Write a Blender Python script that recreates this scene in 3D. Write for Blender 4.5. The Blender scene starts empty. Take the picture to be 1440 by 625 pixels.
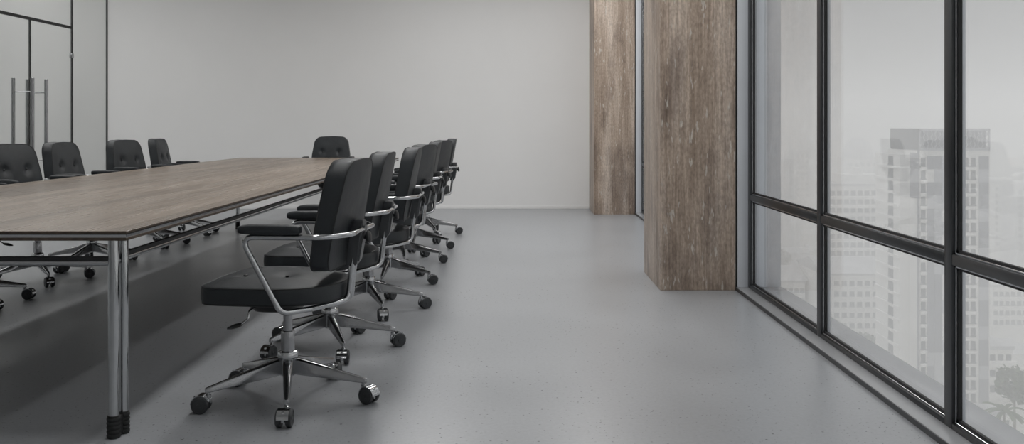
import bpy, bmesh, math, random
from mathutils import Vector, Matrix

random.seed(7)
PI = math.pi
SC = bpy.context.scene
COL = SC.collection
# ---------------------------------------------------------------- camera maths
F = 1290.0            # focal length in px of a 1440 px wide frame
VX, VY = 727.0, 177.0  # vanishing point in the photograph
EYE = 1.12


def at(x, y, d):
    """pixel + distance along the view axis -> a point of the place"""
    return Vector(((x - VX) / F * d, d, EYE - (y - VY) / F * d))


# ---------------------------------------------------------------- object helpers
def link(name, bm, mat, parent=None, smooth=True, angle=35):
    me = bpy.data.meshes.new(name)
    bmesh.ops.recalc_face_normals(bm, faces=bm.faces)
    if smooth:
        for f in bm.faces:
            f.smooth = True
        lim = math.radians(angle)
        for e in bm.edges:
            if len(e.link_faces) == 2 and e.calc_face_angle(0) > lim:
                e.smooth = False
    bm.to_mesh(me)
    bm.free()
    mats = mat if isinstance(mat, (list, tuple)) else [mat]
    for m in mats:
        me.materials.append(m)
    o = bpy.data.objects.new(name, me)
    COL.objects.link(o)
    if parent:
        o.parent = parent
    return o


def empty(name, loc=(0, 0, 0), rz=0.0):
    o = bpy.data.objects.new(name, None)
    o.empty_display_size = 0.1
    COL.objects.link(o)
    o.location = loc
    o.rotation_euler = (0, 0, rz)
    return o


def tag(o, label=None, cat=None, group=None, kind=None):
    if label:
        o['label'] = label
    if cat:
        o['category'] = cat
    if group:
        o['group'] = group
    if kind:
        o['kind'] = kind
    return o


def struct(o, label=None):
    o['kind'] = 'structure'
    if label:
        o['label'] = label
    return o


def copy_tree(o, parent=None):
    c = o.copy()
    COL.objects.link(c)
    if parent:
        c.parent = parent
    for ch in list(o.children):
        copy_tree(ch, c)
    return c


# ---------------------------------------------------------------- mesh helpers
def box(bm, x0, x1, y0, y1, z0, z1, bevel=0.0, seg=2):
    r = bmesh.ops.create_cube(bm, size=1.0)
    vs = r['verts']
    for v in vs:
        v.co = Vector((x0 + (v.co.x + .5) * (x1 - x0), y0 + (v.co.y + .5) * (y1 - y0), z0 + (v.co.z + .5) * (z1 - z0)))
    if bevel > 0:
        es = list({e for v in vs for e in v.link_edges})
        bmesh.ops.bevel(bm, geom=es, offset=bevel, segments=seg, profile=.5, affect='EDGES', clamp_overlap=True)
    return vs


def new_box(*a, **k):
    bm = bmesh.new()
    box(bm, *a, **k)
    return bm


def fillet(pts, rad, n=7):
    """round the corners of a polyline; rad a number or one per inner corner"""
    P = [Vector(p) for p in pts]
    out = [P[0]]
    for i in range(1, len(P) - 1):
        r = rad if not isinstance(rad, (list, tuple)) else rad[i - 1]
        a, b, c = P[i - 1], P[i], P[i + 1]
        u = (a - b).normalized()
        w = (c - b).normalized()
        ang = u.angle(w)
        t = min(r / math.tan(ang / 2), (a - b).length * .48, (c - b).length * .48)
        p0, p1 = b + u * t, b + w * t
        for k in range(n + 1):
            s = k / n
            out.append(p0 * (1 - s) ** 2 + b * 2 * s * (1 - s) + p1 * s * s)
    out.append(P[-1])
    return out


def tube(bm, pts, r, seg=12, closed=False):
    P = [Vector(p) for p in pts]
    n = len(P)
    rings = []
    prev = None
    for i in range(n):
        if closed:
            t = (P[(i + 1) % n] - P[i - 1]).normalized()
        elif i == 0:
            t = (P[1] - P[0]).normalized()
        elif i == n - 1:
            t = (P[-1] - P[-2]).normalized()
        else:
            t = ((P[i + 1] - P[i]).normalized() + (P[i] - P[i - 1]).normalized()).normalized()
        if prev is None:
            up = Vector((0, 0, 1)) if abs(t.z) < .9 else Vector((1, 0, 0))
            nrm = (up - t * up.dot(t)).normalized()
        else:
            nrm = (prev - t * prev.dot(t)).normalized()
        prev = nrm
        bn = t.cross(nrm)
        rr = r[i] if isinstance(r, (list, tuple)) else r
        rings.append([bm.verts.new(P[i] + (nrm * math.cos(2 * PI * k / seg) + bn * math.sin(2 * PI * k / seg)) * rr) for k in range(seg)])
    m = n if closed else n - 1
    for i in range(m):
        a, b = rings[i], rings[(i + 1) % n]
        for k in range(seg):
            bm.faces.new((a[k], a[(k + 1) % seg], b[(k + 1) % seg], b[k]))
    if not closed:
        bm.faces.new(rings[0][::-1])
        bm.faces.new(rings[-1])


def lathe(bm, prof, cx=0, cy=0, seg=28):
    """prof: list of (radius, z) bottom to top, capped"""
    rings = [[bm.verts.new((cx + r * math.cos(2 * PI * k / seg), cy + r * math.sin(2 * PI * k / seg), z)) for k in range(seg)] for r, z in prof]
    for a, b in zip(rings, rings[1:]):
        for k in range(seg):
            bm.faces.new((a[k], a[(k + 1) % seg], b[(k + 1) % seg], b[k]))
    bm.faces.new(rings[0][::-1])
    bm.faces.new(rings[-1])


def rings_to_mesh(bm, rings, cap0=True, cap1=True):
    R = [[bm.verts.new(p) for p in ring] for ring in rings]
    n = len(R[0])
    for a, b in zip(R, R[1:]):
        for k in range(n):
            bm.faces.new((a[k], a[(k + 1) % n], b[(k + 1) % n], b[k]))
    if cap0:
        bm.faces.new(R[0][::-1])
    if cap1:
        bm.faces.new(R[-1])
    return R


# ---------------------------------------------------------------- materials
def base_mat(name, col, rough=.5, metal=0.0, spec=.5, coat=0.0):
    m = bpy.data.materials.new(name)
    m.use_nodes = True
    b = m.node_tree.nodes['Principled BSDF']
    b.inputs['Base Color'].default_value = (*col, 1)
    b.inputs['Roughness'].default_value = rough
    b.inputs['Metallic'].default_value = metal
    b.inputs['Specular IOR Level'].default_value = spec
    b.inputs['Coat Weight'].default_value = coat
    return m, m.node_tree, b


def noise(nt, scale, detail=4, vec=None, rough=.5):
    n = nt.nodes.new('ShaderNodeTexNoise')
    n.inputs['Scale'].default_value = scale
    n.inputs['Detail'].default_value = detail
    n.inputs['Roughness'].default_value = rough
    if vec:
        nt.links.new(vec, n.inputs['Vector'])
    return n


def coords(nt, scale=(1, 1, 1), kind='Object', loc=(0, 0, 0)):
    tc = nt.nodes.new('ShaderNodeTexCoord')
    mp = nt.nodes.new('ShaderNodeMapping')
    mp.inputs['Scale'].default_value = scale
    mp.inputs['Location'].default_value = loc
    nt.links.new(tc.outputs[kind], mp.inputs['Vector'])
    return mp.outputs['Vector']


def ramp(nt, fac, stops):
    r = nt.nodes.new('ShaderNodeValToRGB')
    el = r.color_ramp.elements
    while len(el) < len(stops):
        el.new(.5)
    for e, (p, c) in zip(el, stops):
        e.position = p
        e.color = (*c, 1) if len(c) == 3 else c
    nt.links.new(fac, r.inputs['Fac'])
    return r.outputs['Color']


def mix(nt, a, b, fac, mode='MIX'):
    m = nt.nodes.new('ShaderNodeMix')
    m.data_type = 'RGBA'
    m.blend_type = mode
    for sock, val in ((m.inputs[6], a), (m.inputs[7], b), (m.inputs[0], fac)):
        if isinstance(val, bpy.types.NodeSocket):
            nt.links.new(val, sock)
        elif isinstance(val, (int, float)):
            sock.default_value = val
        else:
            sock.default_value = (*val, 1)
    return m.outputs[2]


def bump(nt, b, height, strength=.2, dist=.01):
    n = nt.nodes.new('ShaderNodeBump')
    n.inputs['Strength'].default_value = strength
    n.inputs['Distance'].default_value = dist
    nt.links.new(height, n.inputs['Height'])
    nt.links.new(n.outputs['Normal'], b.inputs['Normal'])


def simple(name, col, rough=.5, metal=0.0, spec=.5, var=.06, scale=6):
    """plain colour with a faint mottling"""
    m, nt, b = base_mat(name, col, rough, metal, spec)
    n = noise(nt, scale, 3, coords(nt))
    c = ramp(nt, n.outputs['Fac'], [(.3, tuple(v * (1 - var) for v in col)), (.7, tuple(min(1, v * (1 + var)) for v in col))])
    nt.links.new(c, b.inputs['Base Color'])
    return m


M = {}


def leather():
    m, nt, b = base_mat('black_leather', (.016, .0175, .02), .47, 0, .42)
    v = coords(nt)
    big = noise(nt, 7, 4, v, .6)
    c = ramp(nt, big.outputs['Fac'], [(.3, (.016, .0188, .0215)), (.72, (.031, .036, .0405))])
    nt.links.new(c, b.inputs['Base Color'])
    vo = nt.nodes.new('ShaderNodeTexVoronoi')
    vo.inputs['Scale'].default_value = 420
    nt.links.new(v, vo.inputs['Vector'])
    fold = noise(nt, 14, 3, v, .55)
    h = mix(nt, vo.outputs['Distance'], fold.outputs['Fac'], .8)
    bump(nt, b, h, .35, .006)
    r = ramp(nt, big.outputs['Fac'], [(.3, (.40,) * 3), (.7, (.54,) * 3)])
    nt.links.new(r, b.inputs['Roughness'])
    return m


def metal(name, col, rough, stretch=None):
    m, nt, b = base_mat(name, col, rough, 1.0)
    n = noise(nt, 30, 2, coords(nt, stretch or (1, 1, 1)))
    c = ramp(nt, n.outputs['Fac'], [(.3, tuple(v * .97 for v in col)), (.7, tuple(min(1, v * 1.03) for v in col))])
    nt.links.new(c, b.inputs['Base Color'])
    return m


def table_wood():
    m, nt, b = base_mat('oak_veneer', (.3, .24, .19), .34, 0, .45)
    v = coords(nt, (5.5, .26, 5.5))
    a = noise(nt, 1.3, 6, v, .62)
    v2 = coords(nt, (48, 1.1, 48), loc=(3, 1, 0))
    g = noise(nt, 1.6, 6, v2, .6)
    v3 = coords(nt, (1.7, .16, 1.7), loc=(7, 3, 0))
    w = noise(nt, 1.0, 3, v3)
    c = ramp(nt, a.outputs['Fac'], [(.25, (.125, .09, .063)), (.5, (.235, .181, .135)), (.72, (.37, .303, .243))])
    c = mix(nt, c, ramp(nt, g.outputs['Fac'], [(.3, (.60, .56, .52)), (.62, (1.08, 1.08, 1.08))]), .8, 'MULTIPLY')
    c = mix(nt, c, ramp(nt, w.outputs['Fac'], [(.3, (.8, .77, .74)), (.7, (1.12, 1.1, 1.09))]), .8, 'MULTIPLY')
    nt.links.new(c, b.inputs['Base Color'])
    r = ramp(nt, g.outputs['Fac'], [(.3, (.36,) * 3), (.7, (.24,) * 3)])
    nt.links.new(r, b.inputs['Roughness'])
    bump(nt, b, g.outputs['Fac'], .05, .002)
    return m


def pillar_wood():
    m, nt, b = base_mat('weathered_wood', (.14, .1, .075), .42, 0, .45)
    a = noise(nt, 1.0, 6, coords(nt, (6.5, 6.5, .5)), .62)
    g = noise(nt, 1.2, 8, coords(nt, (70, 70, 2.2), loc=(1, 5, 2)), .68)
    k = noise(nt, 1.0, 4, coords(nt, (4.2, 4.2, 1.5), loc=(9, 2, 4)), .6)
    p = noise(nt, 1.0, 3, coords(nt, (46, 46, 9), loc=(2, 8, 1)), .55)
    s = noise(nt, 1.0, 5, coords(nt, (75, 75, 34), loc=(4, 1, 3)), .6)
    c = ramp(nt, a.outputs['Fac'], [(.30, (.31, .235, .18)), (.5, (.50, .402, .325)), (.70, (.71, .61, .525))])
    c = mix(nt, c, ramp(nt, g.outputs['Fac'], [(.32, (.55, .52, .5)), (.62, (1.1, 1.1, 1.1))]), .8, 'MULTIPLY')
    c = mix(nt, c, ramp(nt, k.outputs['Fac'], [(.36, (.60, .585, .59)), (.5, (1, 1, 1))]), .9, 'MULTIPLY')
    c = mix(nt, c, (.66, .62, .56), ramp(nt, p.outputs['Fac'], [(.63, (0, 0, 0)), (.68, (.8,) * 3)]))
    c = mix(nt, c, ramp(nt, s.outputs['Fac'], [(.36, (.62, .60, .60)), (.6, (1.12, 1.12, 1.12))]), .6, 'MULTIPLY')
    nt.links.new(c, b.inputs['Base Color'])
    bump(nt, b, g.outputs['Fac'], .15, .003)
    return m


def concrete_floor():
    m, nt, b = base_mat('polished_concrete', (.26, .27, .28), .25, 0, 1.0)
    v = coords(nt)
    a = noise(nt, 1.1, 5, v, .6)
    c = ramp(nt, a.outputs['Fac'], [(.3, FLOOR_LO), (.7, FLOOR_HI)])
    f = noise(nt, 60, 3, v, .6)
    c = mix(nt, c, ramp(nt, f.outputs['Fac'], [(.35, (.9,) * 3), (.65, (1.06,) * 3)]), .6, 'MULTIPLY')
    # small dark pits scattered over the slab
    for sc, off, th, keep in ((11, 0, .056, .52), (19, 3.7, .070, .60), (34, 1.9, .085, .62)):
        vo = nt.nodes.new('ShaderNodeTexVoronoi')
        vo.voronoi_dimensions = '2D'
        vo.inputs['Scale'].default_value = sc
        nt.links.new(coords(nt, loc=(off, off * .7, 0)), vo.inputs['Vector'])
        spot = ramp(nt, vo.outputs['Distance'], [(th * .7, (1,) * 3), (th, (0,) * 3)])
        cl = ramp(nt, noise(nt, 2.3, 2, coords(nt, loc=(sc, 2, 0))).outputs['Fac'], [(.42, (.12,) * 3), (.60, (1,) * 3)])
        spot = mix(nt, spot, cl, 1.0, 'MULTIPLY')
        sel = ramp(nt, vo.outputs['Color'], [(keep, (0,) * 3), (keep + .02, (1,) * 3)])
        fac = mix(nt, spot, sel, 1.0, 'MULTIPLY')
        c = mix(nt, c, (.022, .022, .024), fac)
    nt.links.new(c, b.inputs['Base Color'])
    r = ramp(nt, a.outputs['Fac'], [(.3, (FLOOR_R - .03,) * 3), (.7, (FLOOR_R + .04,) * 3)])
    nt.links.new(r, b.inputs['Roughness'])
    return m


def plaster(name, col):
    m, nt, b = base_mat(name, col, .75, 0, .3)
    n = noise(nt, 1.5, 6, coords(nt), .6)
    c = ramp(nt, n.outputs['Fac'], [(.3, tuple(v * .985 for v in col)), (.7, tuple(v * 1.01 for v in col))])
    nt.links.new(c, b.inputs['Base Color'])
    bump(nt, b, noise(nt, 160, 3, coords(nt)).outputs['Fac'], .03, .001)
    return m


def clear_glass(name, tint=(1, 1, 1), f0=.04):
    m = bpy.data.materials.new(name)
    m.use_nodes = True
    nt = m.node_tree
    nt.nodes.clear()
    out = nt.nodes.new('ShaderNodeOutputMaterial')
    tr = nt.nodes.new('ShaderNodeBsdfTransparent')
    tr.inputs['Color'].default_value = (*tint, 1)
    gl = nt.nodes.new('ShaderNodeBsdfGlossy')
    gl.inputs['Roughness'].default_value = .01
    geo = nt.nodes.new('ShaderNodeNewGeometry')
    dot = nt.nodes.new('ShaderNodeVectorMath')
    dot.operation = 'DOT_PRODUCT'
    nt.links.new(geo.outputs['Normal'], dot.inputs[0])
    nt.links.new(geo.outputs['Incoming'], dot.inputs[1])

    def mth(op, a, b_=None, c_=None):
        n = nt.nodes.new('ShaderNodeMath')
        n.operation = op
        for i, v in enumerate((a, b_, c_)):
            if v is None:
                continue
            if isinstance(v, (int, float)):
                n.inputs[i].default_value = v
            else:
                nt.links.new(v, n.inputs[i])
        return n.outputs[0]
    cs = mth('ABSOLUTE', dot.outputs['Value'])
    p = mth('POWER', mth('SUBTRACT', 1.0, cs), 5.0)
    fr = mth('MULTIPLY_ADD', p, 1 - f0, f0)
    mx = nt.nodes.new('ShaderNodeMixShader')
    nt.links.new(fr, mx.inputs[0])
    nt.links.new(tr.outputs[0], mx.inputs[1])
    nt.links.new(gl.outputs[0], mx.inputs[2])
    nt.links.new(mx.outputs[0], out.inputs['Surface'])
    return m


FLOOR_LO, FLOOR_HI, FLOOR_R = (.325, .339, .358), (.368, .382, .402), .31
M['leather'] = leather()
M['piping'] = simple('leather_piping', (.010, .011, .012), .5)
M['chrome'] = metal('chrome', (.50, .51, .52), .12)
M['satin'] = metal('satin_steel', (.36, .365, .375), .21)
M['dark_metal'] = metal('dark_grey_metal', (.16, .165, .17), .38)
M['bracket'] = simple('dark_grey_bracket', (.045, .048, .052), .4)
M['disc'] = simple('dark_grey_wheel_plastic', (.036, .039, .042), .5)
M['black_plastic'] = simple('black_plastic', (.016, .017, .018), .42)
M['rubber'] = simple('black_rubber', (.013, .014, .0145), .6)
M['oak'] = table_wood()
M['oak_edge'] = simple('oak_board_edge', (.085, .062, .045), .5, var=.3, scale=40)
M['pillar'] = pillar_wood()
M['floor'] = concrete_floor()
M['wall'] = plaster('white_plaster', (.84, .84, .838))
M['ceiling'] = plaster('white_ceiling_paint', (.78, .78, .78))
M['frame'] = metal('anodised_dark_frame', (.105, .108, .112), .36)
M['bead'] = metal('bright_glazing_bead', (.55, .56, .58), .2)
M['gasket'] = simple('black_gasket', (.01, .01, .011), .6)
M['jamb'] = simple('grey_painted_cladding', (.66, .69, .735), .33, var=.02)
M['sill'] = simple('grey_painted_sill', (.40, .41, .425), .22, spec=.9, var=.02)
M['glass'] = clear_glass('window_glass', (1, 1, 1), .04)
M['partition_glass'] = clear_glass('partition_glass', (.985, .99, .985), .03)
M['seal'] = simple('black_joint_seal', (.012, .012, .012), .55)

# ---------------------------------------------------------------- the room shell
XW = 1.485      # inner line of the window sill and the pillars' outer side
XG = 1.588      # glass plane
XL = -5.52      # glass partition on the left
YB = 12.35      # back wall
YF = -2.2       # wall behind the camera
ZC = 3.45       # ceiling
XC = -7.6       # far wall of the passage behind the partition

struct(link('floor', new_box(XC, 1.80, YF, YB, -.2, 0), M['floor'], smooth=False))
struct(link('ceiling', new_box(XC, 1.80, YF, YB, ZC, ZC + .15), M['ceiling'], smooth=False))
struct(link('wall_back', new_box(XC, 1.80, YB, YB + .15, -.2, ZC + .15), M['wall'], smooth=False))
struct(link('wall_front', new_box(XC, 1.80, YF - .15, YF, -.2, ZC + .15), M['wall'], smooth=False))
struct(link('wall_passage', new_box(XC - .15, XC, YF - .15, YB + .15, -.2, ZC + .15), M['wall'], smooth=False))
struct(link('baseboard_back', new_box(XL + .02, .97, YB - .006, YB, .0, .042, bevel=.002), M['wall']))

# wooden pillars
D1, D2 = 6.23, 11.56
for nm, y0, y1, lab in (('pillar', D1, 7.01, 'wide weathered wood clad pillar standing nearer beside the window wall'),
                        ('pillar', D2, YB, 'far weathered wood clad pillar against the pale back wall')):
    bm = bmesh.new()
    # four boards butted round a core, mitred edges slightly eased
    box(bm, .972, XW, y0, y1, 0, ZC, bevel=.004, seg=2)
    o = link(nm, bm, M['pillar'])
    struct(o, lab)
    bm = bmesh.new()
    box(bm, XW, XW + .012, y0 + .006, y1 - .002, 0, ZC)
    sh = link('shadow_gap', bm, M['seal'], o, smooth=False)
    bm = bmesh.new()
    box(bm, XW + .012, 1.80, y0 + .03, y1, 0, ZC)
    link('outer_core', bm, M['jamb'], o, smooth=False)

# ---- window wall
ZT = .637       # lower transom
ZU = 2.67       # upper transom
ZH = 3.36       # head
nwin = [0]


def rail(bmF, bmB, bmG, y0, y1, z0, z1, up=True, down=True):
    """horizontal frame member with beads and gaskets towards the panes"""
    box(bmF, 1.565, 1.605, y0, y1, z0, z1, bevel=.004)
    for on, za, zb, zc in ((up, z1, z1 + .007, z1 + .016), (down, z0, z0 - .007, z0 - .016)):
        if on:
            box(bmB, 1.574, XG + .004, y0, y1, min(za, zb), max(za, zb), bevel=.0015, seg=1)
            box(bmG, 1.581, XG + .006, y0, y1, min(zb, zc), max(zb, zc))


def bay(y_near, y_far):
    nwin[0] += 1
    w = struct(empty('window_%d' % nwin[0], (0, 0, 0)))
    hm = .030
    for nm, zlo, zhi in (('lower_pane', .05, ZT - .015), ('middle_pane', ZT + .015, ZU - .015), ('upper_pane', ZU + .015, ZH)):
        link(nm, new_box(XG, XG + .008, y_near + hm * .5, y_far - hm * .5, zlo, zhi), M['glass'], w, smooth=False)
    f, b, g = bmesh.new(), bmesh.new(), bmesh.new()
    rail(f, b, g, y_near + hm, y_far - hm, .025, .048, down=False)
    link('bottom_rail', f, M['frame'], w)
    f = bmesh.new()
    rail(f, b, g, y_near + hm, y_far - hm, ZT - .020, ZT + .020)
    link('transom', f, M['frame'], w)
    f = bmesh.new()
    rail(f, b, g, y_near + hm, y_far - hm, ZU - .020, ZU + .020)
    link('transom', f, M['frame'], w)
    f = bmesh.new()
    rail(f, b, g, y_near + hm, y_far - hm, ZH - .03, ZH + .03, up=False)
    link('head_rail', f, M['frame'], w)
    # upright beads and gaskets on both sides of the bay
    for s, y in ((1, y_near + hm), (-1, y_far - hm)):
        for zlo, zhi in ((.048, ZT - .02), (ZT + .02, ZU - .02), (ZU + .02, ZH - .03)):
            ya, yb, yc = y, y + s * .012, y + s * .021
            box(b, 1.574, XG + .004, min(ya, yb), max(ya, yb), zlo, zhi, bevel=.0015, seg=1)
            box(g, 1.581, XG + .006, min(yb, yc), max(yb, yc), zlo, zhi)
    link('glazing_bead', b, M['bead'], w)
    link('gasket', g, M['gasket'], w, smooth=False)
    f = bmesh.new()
    box(f, 1.565, 1.600, y_far - hm, y_far + hm, .025, ZH + .03, bevel=.004)
    mu = link('mullion', f, M['frame'], w)
    link('outer_cap', new_box(1.600, 1.618, y_far - hm + .004, y_far + hm - .004, .025, ZH + .03, bevel=.002), M['jamb'], mu)
    return w


near_edges = [D1 - .012, 4.76, 3.333, 1.91, .487, -.936, YF]
for yf, yn in zip(near_edges, near_edges[1:]):
    bay(yn, yf - (.03 if yf == near_edges[0] else 0))
far_edges = [D2 - .012, 10.03, 8.52, 7.04]
for yf, yn in zip(far_edges, far_edges[1:]):
    bay(yn, yf - (.03 if yf == far_edges[0] else 0))
# raised metal sill, jamb cladding and the lintel above
for k, (y0, y1) in enumerate(((YF, D1), (7.01, D2))):
    s = struct(link('trim_%d' % (k + 1), new_box(XW + .003, 1.80, y0, y1 - .001, 0, .025, bevel=.003), M['sill']))
    f = link('sill_face', new_box(XW, XW + .0032, y0, y1 - .001, 0, .0215), M['frame'], s, smooth=False)
    struct(link('trim_%d' % (k + 3), new_box(XW + .012, 1.70, y1 - .012, y1 + .03, .025, ZH + .03, bevel=.002), M['jamb']))
    struct(link('trim_%d' % (k + 5), new_box(XW + .003, 1.80, y0, y1, ZH + .03, ZC, bevel=.002), M['ceiling']))

# ---- glass partition with the double door on the left
part = struct(empty('wall_left', (0, 0, 0)))
joints = [YB, 11.375, 9.415, 7.2, 5.2, 3.2, 1.2, -.8, YF]
ZD = 2.335
gt = .006
for a, b in zip(joints, joints[1:]):
    if a == 11.375:
        link('glass_panel', new_box(XL - gt, XL + gt, b + .008, a - .008, ZD + .017, ZC), M['partition_glass'], part, smooth=False)
        bm = bmesh.new()
        box(bm, XL - .014, XL + .014, b, a, ZD - .016, ZD - .004)
        box(bm, XL - .014, XL + .014, b, a, ZD + .004, ZD + .016)
        box(bm, XL - .010, XL + .010, b, a, ZD - .004, ZD + .004)
        link('door_header', bm, [M['seal']], part, smooth=False)
    else:
        link('glass_panel', new_box(XL - gt, XL + gt, b + .008, a - .008, .0, ZC), M['partition_glass'], part, smooth=False)
for y in joints:
    link('joint_seal', new_box(XL - .011, XL + .011, y - .0075, y + .0075, 0, ZC), M['seal'], part, smooth=False)
for k, (ya, yb, yh, yhinge) in enumerate(((9.415, 10.395, 10.245, 9.45), (10.395, 11.375, 10.545, 11.34))):
    d = struct(empty('door_%d' % (k + 1), (0, 0, 0)))
    link('door_glass', new_box(XL - gt, XL + gt, ya + .008, yb - .008, .008, ZD - .018), M['partition_glass'], d, smooth=False)
    if k == 0:
        link('meeting_seal', new_box(XL - .011, XL + .011, yb - .0075, yb + .0075, .004, ZD - .016), M['seal'], d, smooth=False)
    bm = bmesh.new()
    for sx in (-1, 1):
        x = XL + sx * .108
        lathe(bm, [(.0195, .42), (.021, .422), (.021, 1.653), (.0195, 1.655)], x, yh, 20)
        for z in (.72, 1.50):
            tube(bm, [(XL, yh, z), (x, yh, z)], .007, 10)
    link('pull_handle', bm, M['satin'], d)
    bm = bmesh.new()
    for z in (.35, 1.99):
        box(bm, XL - .016, XL + .016, yhinge - .028 + (.03 if k else -.03), yhinge + .028 + (.03 if k else -.03), z - .03, z + .03, bevel=.004)
    link('hinge', bm, M['satin'], d)

# ---------------------------------------------------------------- conference table
TX0, TX1, TY0, TY1, TZ = -3.25, -1.387, 3.258, 10.76, .745
table = empty('conference_table', ((TX0 + TX1) / 2, (TY0 + TY1) / 2, 0))
tag(table, 'long oak topped conference table on paired chrome tube legs', 'table')
tc = Vector(table.location)


def rel(x0, x1, y0, y1, z0, z1, **k):
    return new_box(x0 - tc.x, x1 - tc.x, y0 - tc.y, y1 - tc.y, z0, z1, **k)


top = link('tabletop', rel(TX0, TX1, TY0, TY1, TZ - .009, TZ, bevel=.001, seg=1), [M['oak'], M['oak_edge']], table, smooth=False)
for f in top.data.polygons:
    f.material_index = 0 if f.normal.z > .5 else 1
link('edge_band', rel(TX0 + .003, TX1 - .003, TY0 + .003, TY1 - .003, TZ - .023, TZ - .009), M['bead'], table, smooth=False)
link('lower_board', rel(TX0 + .001, TX1 - .001, TY0 + .001, TY1 - .001, TZ - .034, TZ - .023, bevel=.001, seg=1), M['oak_edge'], table, smooth=False)
bm = bmesh.new()
for y0, y1 in ((TY0 + .0005, TY0 + .003), (TY1 - .003, TY1 - .0005)):
    box(bm, TX0 + .001 - tc.x, TX1 - .001 - tc.x, y0 - tc.y, y1 - tc.y, TZ - .0125, TZ - .009)
for x0, x1 in ((TX0 + .0005, TX0 + .003), (TX1 - .003, TX1 - .0005)):
    box(bm, x0 - tc.x, x1 - tc.x, TY0 + .001 - tc.y, TY1 - .001 - tc.y, TZ - .0125, TZ - .009)
link('edge_groove', bm, M['seal'], table, smooth=False)
LXR, LXL, LYN, LYF = -1.447, -3.02, 3.292, 9.92
for lx, ly, s in ((LXR, LYN, 1), (LXL, LYN, -1), (LXR - .05, LYF, 1), (LXL, LYF, -1)):
    bm = bmesh.new()
    x, y = lx - tc.x, ly - tc.y
    off = (s * .0135, .052)
    lathe(bm, [(.0195, .015), (.0195, TZ - .034)], x, y, 28)
    lathe(bm, [(.0165, .015), (.0165, TZ - .034)], x + off[0], y + off[1], 28)
    lg = link('leg', bm, M['chrome'], table)
    bm = bmesh.new()
    for dx, dy, r in ((0, 0, .0235), (off[0], off[1], .0205)):
        prof = [(r - .002, 0)]
        for k in range(5):
            z = .004 + k * .015
            prof += [(r, z), (r + .0012, z + .005), (r, z + .010), (r - .0025, z + .0125)]
        prof += [(r - .001, .080), (r - .004, .082)]
        lathe(bm, prof, x + dx, y + dy, 28)
    box(bm, min(x, x + off[0]) - .006, max(x, x + off[0]) + .006, y, y + off[1], .002, .074)
    link('rubber_foot', bm, M['rubber'], lg)
ZR = .628


def table_rail(p, q):
    bm = bmesh.new()
    a, b = Vector((p[0] - tc.x, p[1] - tc.y, ZR)), Vector((q[0] - tc.x, q[1] - tc.y, ZR))
    tube(bm, [a, b], .0115, 18)
    r = link('rail', bm, M['chrome'], table)
    bm = bmesh.new()
    d = (b - a).normalized() * .012
    n = Vector((-d.y, d.x, 0)).normalized() * .0095
    ring = []
    for c in (a, b):
        ring.append([c + n + Vector((0, 0, .006)), c - n + Vector((0, 0, .006)), c - n + Vector((0, 0, .0225)), c + n + Vector((0, 0, .0225))])
    rings_to_mesh(bm, ring)
    link('rail_channel', bm, M['black_plastic'], r, smooth=False)


table_rail((LXR, LYN), (LXL, LYN))
table_rail((LXR - .018, LYN + .02), (LXR - .018, LYF + .03))
table_rail((LXL, LYN), (LXL, LYF))
table_rail((LXL, LYF), (LXR - .05, LYF))

# ---------------------------------------------------------------- the office chair


def arc_pts(cx, cy, r, a0, a1, n):
    return [(cx + r * math.cos(math.radians(a0 + (a1 - a0) * k / n)), cy + r * math.sin(math.radians(a0 + (a1 - a0) * k / n))) for k in range(n + 1)]


def resample(pts, n):
    P = [Vector((p[0], p[1])) for p in pts]
    P.append(P[0])
    L = [0]
    for a, b in zip(P, P[1:]):
        L.append(L[-1] + (b - a).length)
    out = []
    j = 0
    for k in range(n):
        t = L[-1] * k / n
        while L[j + 1] < t:
            j += 1
        s = (t - L[j]) / max(1e-9, L[j + 1] - L[j])
        out.append(P[j].lerp(P[j + 1], s))
    return out


def seat_outline(n=112):
    fx, hw, r = .282, .242, .065
    pts = []
    pts += arc_pts(fx - r, -hw + r, r, -90, 0, 8)
    pts += [(fx + .006, 0)]
    pts += arc_pts(fx - r, hw - r, r, 0, 90, 8)
    pts += [(.12, hw + .006), (.02, hw + .008)]
    for k in range(1, 24):        # rounded rear
        a = PI / 2 + PI * k / 24
        c, s = math.cos(a), math.sin(a)
        pts.append((.02 + .262 * math.copysign(abs(c) ** .86, c), (hw + .008) * math.copysign(abs(s) ** .86, s)))
    pts += [(.02, -hw - .008), (.12, -hw - .006)]
    return resample(pts, n)


SEAT_TUFTS = [(.14, .095), (.14, -.095), (-.03, .095), (-.03, -.095)]


def seat_z(x, y, t):
    z = .497 + .040 * (1 - (1 - t) ** 2.2)
    for tx, ty in SEAT_TUFTS:
        z -= .013 * math.exp(-((x - tx) ** 2 + (y - ty) ** 2) / .0011)
    return z


def seat_mesh():
    out = seat_outline()
    bm = bmesh.new()
    rings = []
    c0 = Vector((.03, 0))
    for sc, z in ((.80, .425), (.93, .425), (.972, .428), (.992, .435), (1.0, .446), (1.004, .465), (1.002, .482), (.995, .492), (.984, .497)):
        rings.append([Vector(((p.x - c0.x) * sc + c0.x, (p.y - c0.y) * sc + c0.y, z)) for p in out])
    for k in range(1, 25):
        t = k / 25
        sc = .984 * (1 - t)
        ring = []
        for p in out:
            x, y = (p.x - c0.x) * sc + c0.x, (p.y - c0.y) * sc + c0.y
            ring.append(Vector((x, y, seat_z(x, y, t))))
        rings.append(ring)
    rings_to_mesh(bm, rings)
    return bm


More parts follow.
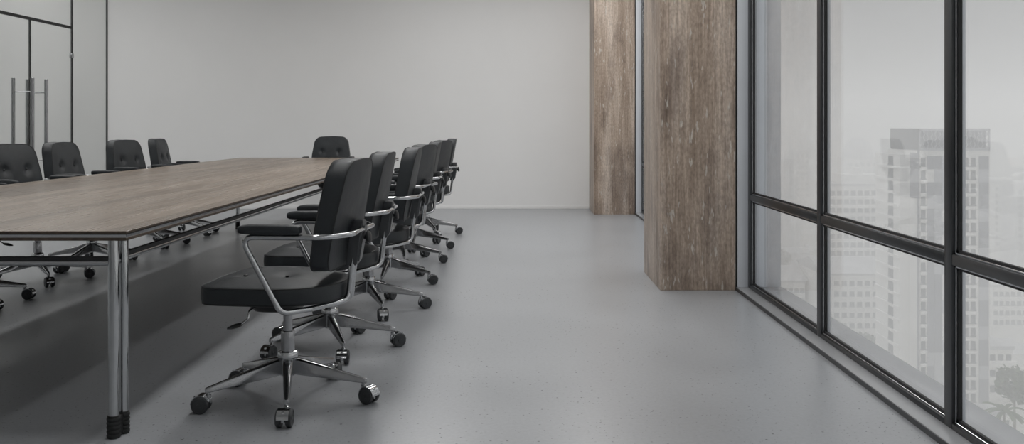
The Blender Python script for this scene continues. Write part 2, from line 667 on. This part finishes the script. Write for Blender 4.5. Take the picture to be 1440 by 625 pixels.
def back_outline(n=104):
    """(lateral, height) outline of the backrest cushion"""
    zb, zt = .556, .984
    pts = []
    pts += arc_pts(.165, zb + .062, .062, -90, -5, 7)
    pts += [(.229, .67), (.231, .71), (.227, .77)]
    pts += arc_pts(.112, zt - .094, .094, 12, 90, 9)
    pts += [(0, zt + .004)]
    pts += [(-p[0], p[1]) for p in reversed(pts[:-1])]
    return resample(pts, n)


BACK_TUFTS = [(.10, .80), (-.10, .80)]
BT = .078


def back_pt(u, v, w):
    """w: 0 rear face .. 1 front face"""
    lean = .080 * (v - .556) / .428
    wrap = .012 * (u / .24) ** 2        # the cushion wraps slightly forward at its sides
    x = -.237 - lean + w * (BT - .005 + .012 * (v - .556) / .428) + wrap
    return Vector((x, u, v))


def back_mesh():
    out = back_outline()
    bm = bmesh.new()
    c = Vector((0, .765))
    rings = []
    for sc, w in ((.25, -.045), (.5, -.04), (.75, -.03), (.90, -.02), (.965, -.008), (.99, .005), (1.0, .04), (1.004, .3), (1.004, .7), (1.0, .92), (.988, .955)):
        rings.append([back_pt((p.x - c.x) * sc + c.x, (p.y - c.y) * sc + c.y, w) for p in out])
    for k in range(1, 25):
        t = k / 25
        sc = .985 * (1 - t)
        ring = []
        for p in out:
            u, v = (p.x - c.x) * sc + c.x, (p.y - c.y) * sc + c.y
            w = .95 + .30 * (1 - (1 - t) ** 2.2)
            for tu, tv in BACK_TUFTS:
                w -= .24 * math.exp(-((u - tu) ** 2 + (v - tv) ** 2) / .0012)
            ring.append(back_pt(u, v, w))
        rings.append(ring)
    rings_to_mesh(bm, rings)
    return bm


def disc_button(center, normal, r=.0085):
    bm = bmesh.new()
    n = Vector(normal).normalized()
    q = n.to_track_quat('Z', 'Y').to_matrix().to_4x4()
    lathe(bm, [(r * .6, -.004), (r, -.001), (r * .95, .0015), (r * .6, .0035), (r * .2, .0042)], 0, 0, 14)
    bmesh.ops.transform(bm, matrix=Matrix.Translation(Vector(center)) @ q, verts=bm.verts)
    return bm


LEGR = .322


def leg_mesh():
    bm = bmesh.new()
    rings = []
    for x, wb, wt, z0, z1 in ((.020, .020, .0195, .112, .176), (.05, .0195, .019, .108, .1725), (.20, .0145, .0135, .092, .133),
                              (.30, .0105, .0098, .080, .1055), (LEGR - .004, .0095, .0085, .078, .1000), (LEGR + .005, .006, .005, .079, .0965)):
        e = min(.006, (z1 - z0) * .25)
        rings.append([Vector(p) for p in ((x, -wb * .75, z0), (x, -wb, z0 + e * .6), (x, -wt, z1 - e), (x, -wt * .72, z1 - e * .25), (x, -wt * .3, z1), (x, wt * .3, z1),
                                          (x, wt * .72, z1 - e * .25), (x, wt, z1 - e), (x, wb, z0 + e * .6), (x, wb * .75, z0))])
    rings_to_mesh(bm, rings)
    return bm


def wheel_mesh(s):
    """one black wheel of a twin caster; axle along y, s = which side"""
    bm = bmesh.new()
    prof = [(.0300, -.0105), (.0335, -.0075), (.0340, 0), (.0335, .0075), (.0305, .0105), (.0265, .0105), (.0255, .0090), (.009, .0090), (.008, .0115), (.003, .0118)]
    if s < 0:
        prof = [(r, -z) for r, z in prof][::-1]
    lathe(bm, prof, 0, 0, 30)
    bmesh.ops.rotate(bm, cent=(0, 0, 0), matrix=Matrix.Rotation(-PI / 2, 3, 'X'), verts=bm.verts)
    bmesh.ops.translate(bm, vec=(0, s * .0190, 0), verts=bm.verts)
    return bm


def hood_mesh():
    """chrome fender between and over the wheels, open below"""
    bm = bmesh.new()
    rings = []
    for k in range(19):
        a = math.radians(2 + 158 * k / 18)
        ca, sa = math.cos(a), math.sin(a)
        ri, ro, hw = .0352, .0375, .0225
        rings.append([Vector((ri * ca, -hw, ri * sa)), Vector((ro * ca, -hw, ro * sa)), Vector((ro * ca, hw, ro * sa)), Vector((ri * ca, hw, ri * sa))])
    rings_to_mesh(bm, rings)
    box(bm, -.028, .030, -.006, .006, -.012, .030, bevel=.003)      # web between the wheels
    return bm


def make_chair():
    t = empty('office_chair')
    seat = link('seat', seat_mesh(), M['leather'], t, angle=60)
    out = seat_outline()
    for sc, z in ((.990, .4945), (.984, .4315)):
        bm = bmesh.new()
        tube(bm, [((p.x - .03) * sc + .03, p.y * sc, z) for p in out], .0030, 6, closed=True)
        link('piping', bm, M['piping'], seat)
    for x, y in SEAT_TUFTS:
        link('button', disc_button((x, y, seat_z(x, y, .75) + .001), (0, 0, 1)), M['piping'], seat)
    back = link('backrest', back_mesh(), M['leather'], t, angle=42)
    bo = back_outline()
    for w in (.015, .945):
        bm = bmesh.new()
        tube(bm, [back_pt(p.x * .997, (p.y - .765) * .997 + .765, w) for p in bo], .0030, 6, closed=True)
        link('piping', bm, M['piping'], back)
    for u, v in BACK_TUFTS:
        link('button', disc_button(back_pt(u, v, 1.015), (1, 0, .13)), M['piping'], back)
    for s in (-1, 1):
        # arm pad
        bm = bmesh.new()
        rings = []
        for k, (x, hw, z0, z1) in enumerate(((.098, .010, .722, .732), (.094, .0185, .715, .738), (.082, .0235, .711, .7435), (.055, .0255, .709, .7465), (-.02, .0255, .709, .7475),
                                             (-.10, .0255, .709, .7465), (-.134, .0245, .710, .7445), (-.143, .019, .714, .740), (-.146, .010, .721, .733))):
            ring = []
            for q in range(20):
                a = 2 * PI * q / 20
                c, n = math.cos(a), math.sin(a)
                ring.append(Vector((x, s * .276 + hw * math.copysign(abs(c) ** .5, c), (z0 + z1) / 2 + (z1 - z0) / 2 * math.copysign(abs(n) ** .5, n))))
            rings.append(ring)
        rings_to_mesh(bm, rings)
        link('armrest', bm, M['leather'], t)
        # one chrome tube runs from the rear clamp along the arm, down and under the seat, back up to the clamp
        pts = [(-.314, s * .018, .702), (-.312, s * .165, .701), (-.228, s * .276, .699), (.090, s * .276, .699), (-.066, s * .268, .409),
               (-.150, s * .170, .409), (-.258, s * .020, .418), (-.266, s * .018, .52), (-.290, s * .018, .66)]
        bm = bmesh.new()
        tube(bm, fillet(pts, [.09, .10, .034, .045, .10, .045, .3]), .0112, 14)
        link('arm_tube', bm, M['chrome'], t)
    # clamp behind the backrest
    bm = bmesh.new()
    rings = []
    for z, x0, x1, hw in ((.556, -.285, -.250, .022), (.566, -.293, -.249, .028), (.70, -.316, -.269, .034), (.730, -.320, -.274, .032), (.740, -.316, -.280, .025)):
        rings.append([Vector(p) for p in ((x0, -hw * .85, z), (x0, hw * .85, z), (x0 + .005, hw, z), (x1, hw, z), (x1, -hw, z), (x0 + .005, -hw, z))])
    rings_to_mesh(bm, rings)
    br = link('bracket', bm, M['bracket'], t)
    bm = bmesh.new()
    rings = []
    for z, x0, x1, hw in ((.572, -.300, -.290, .016), (.585, -.304, -.292, .020), (.70, -.324, -.312, .024), (.716, -.325, -.315, .020)):
        rings.append([Vector(p) for p in ((x0, -hw, z), (x0, hw, z), (x1, hw, z), (x1, -hw, z))])
    rings_to_mesh(bm, rings)
    link('cover_plate', bm, M['dark_metal'], br)
    bm = bmesh.new()
    lathe(bm, [(.009, 0), (.009, .008), (.020, .010), (.0245, .015), (.0245, .022), (.019, .027), (.008, .029)], 0, 0, 24)
    bmesh.ops.transform(bm, matrix=Matrix.Translation((-.317, 0, .668)) @ Vector((-1, 0, .14)).to_track_quat('Z', 'Y').to_matrix().to_4x4(), verts=bm.verts)
    link('knob', bm, M['black_plastic'], br)
    # mechanism under the seat
    bm = bmesh.new()
    rings = []
    for z, x0, x1, hw in ((.372, -.045, .105, .075), (.376, -.055, .120, .088), (.400, -.062, .145, .105), (.426, -.064, .155, .112)):
        ring = []
        for q in range(24):
            a = 2 * PI * q / 24
            c, n = math.cos(a), math.sin(a)
            ring.append(Vector(((x0 + x1) / 2 + (x1 - x0) / 2 * math.copysign(abs(c) ** .45, c), hw * math.copysign(abs(n) ** .45, n), z)))
        rings.append(ring)
    rings_to_mesh(bm, rings)
    link('seat_mechanism', bm, M['black_plastic'], t)
    bm = bmesh.new()
    tube(bm, fillet([(.085, .09, .405), (.085, .195, .405), (.088, .205, .372), (.115, .222, .350)], .012), .0042, 10)
    lv = link('lever', bm, M['chrome'], t)
    bm = bmesh.new()
    rings = []
    for k in range(9):
        f = k / 8
        x = .106 + .052 * f
        w_ = .0135 * math.sin(PI * min(.96, .16 + .84 * f)) ** .6 + .002
        h_ = .0080 * math.sin(PI * min(.95, .16 + .84 * f)) ** .6 + .0015
        rings.append([Vector((x, .220 + .012 * f + w_ * math.cos(2 * PI * q / 12), .355 - .014 * f + h_ * math.sin(2 * PI * q / 12))) for q in range(12)])
    rings_to_mesh(bm, rings)
    link('paddle', bm, M['black_plastic'], lv)
    # gas column, hub and five legged base
    bm = bmesh.new()
    lathe(bm, [(.0185, .20), (.0185, .283), (.0185, .374)], 0, 0, 28)
    lathe(bm, [(.0265, .19), (.0278, .20), (.0278, .279), (.0265, .284), (.019, .286)], 0, 0, 28)
    link('gas_column', bm, M['satin'], t)
    bm = bmesh.new()
    lathe(bm, [(.030, .104), (.0355, .108), (.0365, .17), (.0375, .176), (.0415, .180), (.0415, .196), (.039, .202), (.029, .206)], 0, 0, 32)
    link('hub', bm, M['chrome'], t)
    lm, wmL, wmR, hm = leg_mesh(), wheel_mesh(-1), wheel_mesh(1), hood_mesh()
    stem = bmesh.new()
    lathe(stem, [(.0075, .046), (.0075, .058), (.0105, .060), (.0105, .070), (.0080, .072), (.0080, .082)], 0, 0, 14)
    box(stem, -.012, .022, -.0055, .0055, .038, .060, bevel=.003)
    for k in range(5):
        a = 2 * PI * k / 5
        if k == 0:
            lg = link('leg', lm, M['satin'], t)
            cs = link('caster', stem, M['chrome'], t)
            hd = link('hood', hm, M['chrome'], cs)
            w1 = link('wheel', wmL, M['disc'], cs)
            w2 = link('wheel', wmR, M['disc'], cs)
            for o in (hd, w1, w2):
                o.location = (.028, 0, .0345)
        else:
            lg = copy_tree(protoL, t)
            cs = copy_tree(protoC, t)
        if k == 0:
            protoL, protoC = lg, cs
        lg.rotation_euler.z = a
        cs.location = (LEGR - .008, 0, 0)
        cs['k'] = k
        lg['k'] = k
    return t


proto = make_chair()
first = [True]


def place_chair(x, y, face, phase, label, group, swivel=()):
    """face: facing direction in degrees; phase: world angle of one base leg; swivel: caster turns"""
    if first[0]:
        o = proto
        first[0] = False
    else:
        o = copy_tree(proto)
    o.location = (x, y, 0)
    o.rotation_euler.z = math.radians(face)
    tag(o, label, 'chair', group)
    rnd = random.Random(int(abs(x) * 1000 + y * 77))
    for ch in o.children:
        if 'k' in ch:
            a = math.radians(phase - face) + 2 * PI * ch['k'] / 5
            if ch.name.startswith('leg'):
                ch.rotation_euler.z = a
            else:
                ch.location = ((LEGR - .008) * math.cos(a), (LEGR - .008) * math.sin(a), 0)
                tw = swivel[ch['k']] if ch['k'] < len(swivel) else rnd.uniform(-38, 38)
                ch.rotation_euler.z = a + math.radians(tw)
    return o


GR = 'black office chairs along the window side of the table'
GL = 'black office chairs along the door side of the table'
right_row = [(-.934, 3.74, 175, -5, 'black leather office chair nearest the camera, fully visible in side view', (-25, 20, 30, -31, -13)),
             (-.942, 4.62, 180, 5, 'black leather office chair directly behind the nearest one on the window side', (25, -20, 10, 30, -20)),
             (-.900, 5.58, 181, 5, 'third black office chair from the camera on the window side of the table', (30, -15)),
             (-.92, 6.56, 168, -18, 'fourth black office chair from the camera on the window side, turned slightly', (35, 10)),
             (-.94, 7.52, 181, -8, 'fifth black office chair from the camera on the window side of the table', (20, -10)),
             (-.94, 8.42, 168, -14, 'sixth black office chair from the camera, second from far end of window side', (30, 10)),
             (-.94, 9.46, 182, 5, 'farthest black office chair on the window side, its rear knob against the back wall', (20, 10))]
for x, y, fa, ph, lab, sw in right_row:
    place_chair(x, y, fa, ph, lab, GR, sw)
left_row = [(-3.43, 5.73, 2, 36, 'black office chair at the left frame edge, only its base seen under the table'),
            (-3.46, 6.62, -17, 22, 'black tufted office chair cut off by the left frame edge, before the door'),
            (-3.42, 7.38, -3, -26, 'black tufted office chair in front of the right door pull handle'),
            (-3.44, 8.55, -13, 28, 'black tufted office chair turned to the camera beside the glass partition corner'),
            (-3.44, 9.47, 6, 43, 'farthest black office chair on the door side, narrow in side view before the back wall')]
for x, y, fa, ph, lab in left_row:
    place_chair(x, y, fa, ph, lab, GL)
place_chair(-2.29, 11.12, -88, 20, 'black tufted office chair alone at the far head of the table', 'black office chair at the head of the table')
proto_children = [c for c in bpy.data.objects if 'k' in c]
for c in proto_children:
    del c['k']

# ---------------------------------------------------------------- the city beyond the windows
GZ = -72.0
M['conc_light'] = simple('pale_concrete', (.80, .79, .775), .8, var=.05, scale=.2)
M['conc_white'] = simple('white_render', (.86, .85, .835), .8, var=.05, scale=.2)
M['conc_mid'] = simple('grey_cladding', (.30, .305, .335), .7, var=.08, scale=.3)
M['conc_dark'] = simple('dark_roof_cladding', (.17, .172, .185), .7, var=.08, scale=.3)
M['clad_pale'] = simple('pale_grey_cladding', (.50, .505, .535), .7, var=.06, scale=.3)
M['pane_far'] = simple('far_window_glass', (.19, .195, .21), .3, var=.3, scale=.4)
M['roof_grey'] = simple('grey_sheet_roof', (.55, .55, .565), .7, var=.12, scale=.1)
M['roof_red'] = simple('brown_tiled_roof', (.36, .26, .21), .8, var=.15, scale=.3)
M['ground'] = simple('city_ground', (.46, .46, .43), .9, var=.25, scale=.02)
M['leaf'] = simple('tree_foliage', (.055, .085, .035), .8, var=.4, scale=.8)
M['bark'] = simple('tree_bark', (.09, .07, .05), .9)

gb = bmesh.new()
box(gb, 12, 2600, -300, 3200, GZ - 1, GZ)
struct(link('ground', gb, M['ground'], smooth=False))


def grid_windows(parent, spots, w, h, face, mat=None, name='window', depth=.25):
    """spots: list of points; face 'y' looks to -Y, 'x' looks to -X"""
    bm = bmesh.new()
    if face == 'y':
        box(bm, -w / 2, w / 2, -.06, depth, -h / 2, h / 2)
        box(bm, -w / 2 - .15, w / 2 + .15, -.22, .1, -h / 2 - .22, -h / 2)
    else:
        box(bm, -.06, depth, -w / 2, w / 2, -h / 2, h / 2)
        box(bm, -.22, .1, -w / 2 - .15, w / 2 + .15, -h / 2 - .22, -h / 2)
    base = link(name, bm, mat or M['pane_far'], parent, smooth=False)
    base.location = spots[0]
    for p in spots[1:]:
        c = base.copy()
        COL.objects.link(c)
        c.parent = parent
        c.location = p


# the tall residential tower, its corner towards us
def tower():
    d0, d1 = 200.0, 216.5
    xl = at(1292, 0, d0).x
    xr = at(1392, 0, d0).x
    zt = at(0, 212, d0).z
    ztop = at(0, 181, d0).z
    c = empty('tower_block', (xl, d0, GZ))
    tag(c, 'tall pale apartment tower with dark lattice crown rising in the haze', 'building')
    W, D, H = xr - xl, d1 - d0, zt - GZ
    link('wall', new_box(0, W, 0, D, 0, H), M['conc_light'], c, smooth=False)
    # stepped wing on the street side
    bm = bmesh.new()
    box(bm, -2.2, 0, 4.5, D + 2, 0, H - 1.0)
    link('side_wing', bm, M['conc_white'], c, smooth=False)
    # crown: solid dark block and an open lattice screen
    bm = bmesh.new()
    hc = ztop - GZ
    box(bm, .3, W - .3, 1.2, D - 1, H, hc - .5)
    link('crown_block', bm, M['conc_mid'], c, smooth=False)
    bm = bmesh.new()
    box(bm, -.1, .3, .0, D - 1.5, H + .2, hc)
    link('crown_side', bm, M['conc_dark'], c, smooth=False)
    bm = bmesh.new()
    box(bm, 0, W, -.15, .25, hc - .5, hc)
    box(bm, 0, W, -.15, .25, H, H + .6)
    for n in (0, W - .35):
        box(bm, n, n + .35, -.15, .25, H, hc)
    z0, z1 = H + .6, hc - .5
    step = .85
    k = 0
    x = .3
    while x < W - .3:
        # zig-zag blades of the lattice
        pts = []
        nseg = 5
        for q in range(nseg + 1):
            pts.append(Vector((x + (.22 if (q + k) % 2 else -.22), .05, z0 + (z1 - z0) * q / nseg)))
        tube(bm, pts, .13, 4)
        x += step
        k += 1
    link('crown_lattice', bm, M['clad_pale'], c, smooth=False)
    # grey panel columns and patchwork
    fl = 2.86
    nf = 22
    p1, p2 = bmesh.new(), bmesh.new()
    rr = random.Random(4)
    for f in range(nf):
        za, zb = H - 1.2 - (f + 1) * fl, H - 1.2 - f * fl
        for x0 in (1.75, 3.4):
            b = p1 if rr.random() < .55 else p2
            if rr.random() < .9:
                box(b, x0, x0 + 1.55, -.12, .1, za, zb)
        b = p1 if f % 3 != 1 else p2
        box(b, 13.1, 15.2, -.15, .1, za, zb)
        if rr.random() < .5:
            box(p2, 5.0, 6.1, -.12, .1, za, zb)
    link('dark_panels', p1, M['conc_mid'], c, smooth=False)
    link('pale_panels', p2, M['clad_pale'], c, smooth=False)
    bm = bmesh.new()
    box(bm, -.12, -.02, .3, 4.2, H - 10.5, H - .6)
    link('blank_panel', bm, M['conc_mid'], c, smooth=False)
    bm = bmesh.new()
    box(bm, -.25, .1, -.2, .15, 0, H + .2)
    link('corner_fin', bm, M['conc_mid'], c, smooth=False)
    # balcony slabs
    bm = bmesh.new()
    for f in range(nf):
        z = H - 1.2 - (f + 1) * fl
        box(bm, .25, 1.7, -.45, .05, z - .1, z + .55)
        box(bm, -.5, .05, 4.6, D * .62, z - .1, z + .5)
        box(bm, -2.65, -2.15, 5.0, D + 1.6, z - .1, z + .5)
        box(bm, 9.6, 12.6, -.18, .05, z - .1, z + .35)
    link('balcony_slab', bm, M['conc_white'], c, smooth=False)
    spots_y, spots_x = [], []
    for f in range(19):
        z = H - 1.2 - f * fl - fl * .42
        spots_y += [Vector((.95, 0, z)), Vector((10.3, 0, z)), Vector((11.85, 0, z))]
        spots_x += [Vector((-.02, 6.6, z)), Vector((-2.22, 9.5, z))]
    grid_windows(c, spots_y, 1.0, 1.75, 'y')
    grid_windows(c, spots_x, 2.6, 1.9, 'x')


tower()


def block(name, label, x0, x1, ytop, d, depth, wall, nx, nz, fl, ww, wh, zfirst=1.6, roof=None, roof_h=.8, group=None, extra=None, cat='building'):
    a = at(x0, ytop, d)
    b = at(x1, ytop, d)
    c = empty(name, (a.x, d, GZ))
    tag(c, label, cat, group)
    W, H = b.x - a.x, a.z - GZ
    link('wall', new_box(0, W, 0, depth, 0, H), wall, c, smooth=False)
    bm = bmesh.new()
    box(bm, -.3, W + .3, -.3, depth + .3, H, H + roof_h)
    link('roof', bm, roof or M['roof_grey'], c, smooth=False)
    sp = []
    for j in range(nz):
        for i in range(nx):
            sp.append(Vector((W * (i + .5) / nx, 0, H - zfirst - j * fl)))
    if sp:
        grid_windows(c, sp, ww, wh, 'y')
    if extra:
        extra(c, W, H, depth)
    return c


def slab_extra(c, W, H, D):
    bm = bmesh.new()
    for j in range(11):
        box(bm, -.2, W + .2, -1.1, 0, H - 4.6 - j * 3.1, H - 3.7 - j * 3.1)
    link('balcony_slab', bm, M['conc_white'], c, smooth=False)
    bm = bmesh.new()
    box(bm, W * .25, W * .95, 2, D - 2, H + .8, H + 4)
    box(bm, W * .45, W * .6, 3, D - 3, H + 4, H + 6.5)
    link('roof_house', bm, M['conc_light'], c, smooth=False)


block('slab_block', 'long pale apartment slab with balcony rows left of the tower', 1166, 1253, 262, 330, 14, M['conc_light'], 9, 9, 3.1, 1.7, 1.5, 2.4, extra=slab_extra)


def wing_extra(c, W, H, D):
    bm = bmesh.new()
    lathe(bm, [(W * .5, H + .8), (W * .46, H + 5), (W * .36, H + 9), (W * .2, H + 11.5), (W * .05, H + 12.4)], W / 2, D / 2, 20)
    link('dome', bm, M['clad_pale'], c)


block('domed_tower', 'faint domed high rise far behind the apartment slab', 1192, 1234, 224, 520, 16, M['conc_light'], 5, 6, 4, 1.8, 1.8, 3, extra=wing_extra)
block('far_tower', 'faint hazy high rise in the far window bay, left one', 1083, 1116, 226, 480, 14, M['clad_pale'], 4, 8, 3.2, 1.6, 1.5, 2.5)
block('far_tower', 'faint slim high rise in the far window bay, right one', 1119, 1138, 214, 560, 12, M['conc_light'], 3, 8, 3.4, 1.6, 1.5, 2.5)


def long_roof(c, W, H, D):
    bm = bmesh.new()
    rings = [[Vector((x, -1, H + .8)), Vector((x, D * .5, H + 4.2)), Vector((x, D + 1, H + .8))] for x in (-1, W + 1)]
    rings_to_mesh(bm, rings)
    link('pitched_roof', bm, M['roof_grey'], c, smooth=False)


block('white_office', 'low white building with rows of dark windows under a wide grey roof', 1160, 1247, 388, 285, 26, M['conc_white'], 8, 5, 3.3, 1.5, 1.35, 2.3, extra=long_roof)
block('low_office', 'low white building with small windows behind the far window bay', 1076, 1132, 398, 300, 22, M['conc_white'], 7, 3, 3.4, 1.4, 1.3, 2.4, extra=long_roof)
block('low_office', 'low pale building with window rows right of the tower', 1396, 1470, 404, 300, 20, M['conc_white'], 9, 4, 3.1, 1.3, 1.3, 2.2, extra=long_roof)
block('far_tower', 'faint hazy high rise right of the tower', 1399, 1428, 258, 430, 14, M['conc_light'], 5, 9, 3.2, 1.3, 1.6, 2.6)
block('far_tower', 'grey slab high rise at the right frame edge', 1430, 1475, 262, 400, 14, M['clad_pale'], 5, 9, 3.2, 1.3, 1.6, 2.6)
block('far_tower', 'faint wide apartment slab beyond the middle bay roofs', 1166, 1246, 326, 460, 14, M['conc_light'], 10, 3, 3.2, 1.7, 1.4, 2.4)


def villa_extra(c, W, H, D):
    bm = bmesh.new()
    for z in (H - 3.4, H - 7.0, H - 10.6):
        box(bm, -.8, W + .6, -1.6, 0, z - .2, z + .9)
    link('balcony_slab', bm, M['conc_white'], c, smooth=False)


block('balcony_house', 'white house with deep balconies beside the palm at lower right', 1390, 1424, 492, 208, 10, M['conc_light'], 3, 3, 3.5, 1.2, 1.7, 2.0, extra=villa_extra)
block('balcony_house', 'low flat white pavilion below the balconied house', 1390, 1420, 584, 192, 5, M['conc_light'], 3, 1, 3.2, 1.2, 1.4, 1.8)

def tree(x, y, d, h, label, palm=False):
    top = at(x, y, d)
    t = empty('palm_tree' if palm else 'tree', (top.x, d, GZ))
    tag(t, label, 'tree')
    rt = random.Random(int(x * 13 + d))
    H = top.z - GZ
    bm = bmesh.new()
    tube(bm, [(0, 0, 0), (.2, .1, H * .5), (0, 0, H * .85)], [.35, .28, .18], 8)
    link('trunk', bm, M['bark'], t)
    bm = bmesh.new()
    if palm:
        for k in range(16):
            a = 2 * PI * k / 16 + rt.uniform(-.1, .1)
            up = rt.uniform(.1, .9)
            pts = [Vector((0, 0, H * .85))]
            for q in range(1, 7):
                r = q * .62
                pts.append(Vector((r * math.cos(a), r * math.sin(a), H * .85 + up * r - .17 * r * r)))
            for p, q_ in zip(pts, pts[1:]):
                n = Vector((-math.sin(a), math.cos(a), 0)) * .42
                dn = Vector((0, 0, -.25))
                f = [bm.verts.new(v) for v in (p, q_, q_ + n + dn, p + n + dn)]
                bm.faces.new(f)
                f = [bm.verts.new(v) for v in (p, q_, q_ - n + dn, p - n + dn)]
                bm.faces.new(f)
    else:
        for k in range(420):
            a, b = rt.uniform(0, 2 * PI), math.acos(rt.uniform(-1, 1))
            r = h * .5 * rt.uniform(.55, 1) * (1 + .25 * math.sin(3 * a) * math.cos(2 * b))
            p = Vector((r * math.sin(b) * math.cos(a), r * math.sin(b) * math.sin(a), H - h * .5 + r * .85 * math.cos(b)))
            m = Matrix.Translation(p) @ Matrix.Rotation(rt.uniform(0, PI), 4, Vector((rt.random(), rt.random(), rt.random() + .1)).normalized())
            bmesh.ops.create_grid(bm, x_segments=1, y_segments=1, size=h * .06, matrix=m)
    link('crown', bm, M['leaf'], t, smooth=False)


tree(1426, 512, 186, 8, 'leafy green tree beside the balconied house at lower right')
tree(1450, 524, 176, 7, 'second leafy tree at the right frame edge below the window')
tree(1412, 552, 172, 7, 'palm tree standing before the leafy trees at lower right', palm=True)
tree(1216, 466, 270, 7, 'small tree before the low white building with the wide roof')
tree(1236, 472, 262, 6, 'small round tree between the white building and the tower')
tree(1100, 350, 380, 8, 'faint tree clump among the roofs of the far bay')

# low houses filling the blocks in between
rh = random.Random(21)
HL = 'small hazy low rise house among the city roofs'
HG = 'low rise houses spread below the windows'
taken = [(k.location.x - 3, k.location.x + 60 * (k.name == 'slab_block') + 42, k.location.y - 3, k.location.y + 32) for k in bpy.data.objects
         if k.type == 'EMPTY' and k.get('category') == 'building']
taken += [(k.location.x - 6, k.location.x + 6, k.location.y - 6, k.location.y + 6) for k in bpy.data.objects if k.get('category') == 'tree']
made = 0
while made < 56:
    d = rh.choice([215, 235, 255, 330, 345, 365, 385, 410, 440, 490, 540, 590, 640]) + rh.uniform(-6, 6)
    px = rh.uniform(1062, 1440)
    if 1244 < px < 1396 and d > 205:
        continue
    w, h, dp = rh.uniform(7, 16), rh.uniform(5, 13), rh.uniform(8, 14)
    p = at(px, 0, d)
    rect = (p.x - 1, p.x + w + 1, d - 1, d + dp + 1)
    if any(rect[0] < t[1] and rect[1] > t[0] and rect[2] < t[3] and rect[3] > t[2] for t in taken):
        rh.random()
        continue
    taken.append(rect)
    made += 1
    hroot = empty('house', (p.x, d, GZ))
    tag(hroot, HL, 'house', HG)
    link('wall', new_box(0, w, 0, dp, 0, h), rh.choice([M['conc_white'], M['conc_light'], M['clad_pale']]), hroot, smooth=False)
    bm = bmesh.new()
    rings = [[Vector((x, -.6, h)), Vector((x, dp / 2, h + rh.uniform(1.8, 3))), Vector((x, dp + .6, h))] for x in (-.5, w + .5)]
    rings[1][1].z = rings[0][1].z
    rings_to_mesh(bm, rings)
    link('roof', bm, rh.choice([M['roof_grey'], M['roof_red'], M['roof_grey'], M['clad_pale']]), hroot, smooth=False)


# drifting haze over the city: a real scattering volume well beyond the building
hz = bpy.data.materials.new('city_haze')
hz.use_nodes = True
nt = hz.node_tree
nt.nodes.clear()
out = nt.nodes.new('ShaderNodeOutputMaterial')
vs = nt.nodes.new('ShaderNodeVolumeScatter')
HAZE = .0048
vs.inputs['Color'].default_value = (1, 1, 1, 1)
vs.inputs['Density'].default_value = HAZE
vs.inputs['Anisotropy'].default_value = 0.0
nt.links.new(vs.outputs[0], out.inputs['Volume'])
hzb = bmesh.new()
box(hzb, 20, 2500, -250, 3100, GZ + .05, 22)
hazeo = link('haze', hzb, hz, smooth=False)
tag(hazeo, 'pale haze hanging over the city outside the windows', 'haze', kind='stuff')

# ---------------------------------------------------------------- light
w = bpy.data.worlds.new('overcast_sky')
SC.world = w
w.use_nodes = True
bg = w.node_tree.nodes['Background']
bg.inputs['Color'].default_value = (.99, 1.0, 1.005, 1)
SKY = .425
# overcast sky: brighter towards the zenith than at the horizon
wn = w.node_tree
tc_ = wn.nodes.new('ShaderNodeTexCoord')
sep = wn.nodes.new('ShaderNodeSeparateXYZ')
wn.links.new(tc_.outputs['Generated'], sep.inputs[0])
mr = wn.nodes.new('ShaderNodeMapRange')
mr.inputs['From Min'].default_value = .14
mr.inputs['From Max'].default_value = 1.0
mr.inputs['To Min'].default_value = SKY
mr.inputs['To Max'].default_value = SKY * 2.9
wn.links.new(sep.outputs['Z'], mr.inputs['Value'])
wn.links.new(mr.outputs[0], bg.inputs['Strength'])


sl = bpy.data.lights.new('city_fill_sun', 'SUN')  # added fill: no sun under this overcast, it brightens the city buildings
sl.energy = .25
sl.angle = math.radians(25)
so = bpy.data.objects.new('city_fill_sun', sl)
COL.objects.link(so)
so.rotation_euler = Vector((.55, .45, -.7)).to_track_quat('-Z', 'Y').to_euler()


def ceiling_lamp_or_fill(x, y, sx, sy, power, z=ZC - .02, col=(1, .99, .975)):
    l = bpy.data.lights.new('ceiling_lamp_or_fill', 'AREA')
    l.shape = 'RECTANGLE'
    l.size, l.size_y = sx, sy
    l.energy = power
    l.color = col
    o = bpy.data.objects.new('ceiling_lamp_or_fill', l)
    COL.objects.link(o)
    o.location = (x, y, z)
    return o


LAMP = 1.0
for y in (3.5, 5.7, 7.9, 10.0):
    ceiling_lamp_or_fill(-.95, y, .30, 1.3, 24 * LAMP)
    ceiling_lamp_or_fill(-5.0, y, .30, 1.3, 18 * LAMP)
    ceiling_lamp_or_fill(.80, min(y + 1.4, 10.6), .30, 1.3, 12.5 * LAMP)  # added fill row, stands in for window light on floor and pillars
ceiling_lamp_or_fill(-6.6, 9.5, .6, 5.0, 22 * LAMP)

# ---------------------------------------------------------------- camera
cam = bpy.data.cameras.new('camera')
cam.sensor_width = 36.0
cam.sensor_fit = 'HORIZONTAL'
cam.lens = 36.0 * F / 1440.0
cam.shift_x = -(VX - 720.0) / 1440.0
cam.shift_y = -(312.5 - VY) / 1440.0
cam.clip_start = .05
cam.clip_end = 6000
co = bpy.data.objects.new('camera', cam)
COL.objects.link(co)
co.location = (0, 0, EYE)
co.rotation_euler = (PI / 2, 0, 0)
SC.camera = co

# ---------------------------------------------------------------- view
SC.view_settings.view_transform = 'Standard'
SC.view_settings.look = 'None'
SC.view_settings.exposure = 0.0
SC.view_settings.gamma = 1.0
SC.view_settings.use_curve_mapping = False
cy = SC.cycles
cy.max_bounces = 12
cy.diffuse_bounces = 5
cy.glossy_bounces = 5
cy.transparent_max_bounces = 24
cy.volume_bounces = 5
cy.use_denoising = True
cy.sample_clamp_indirect = 6.0
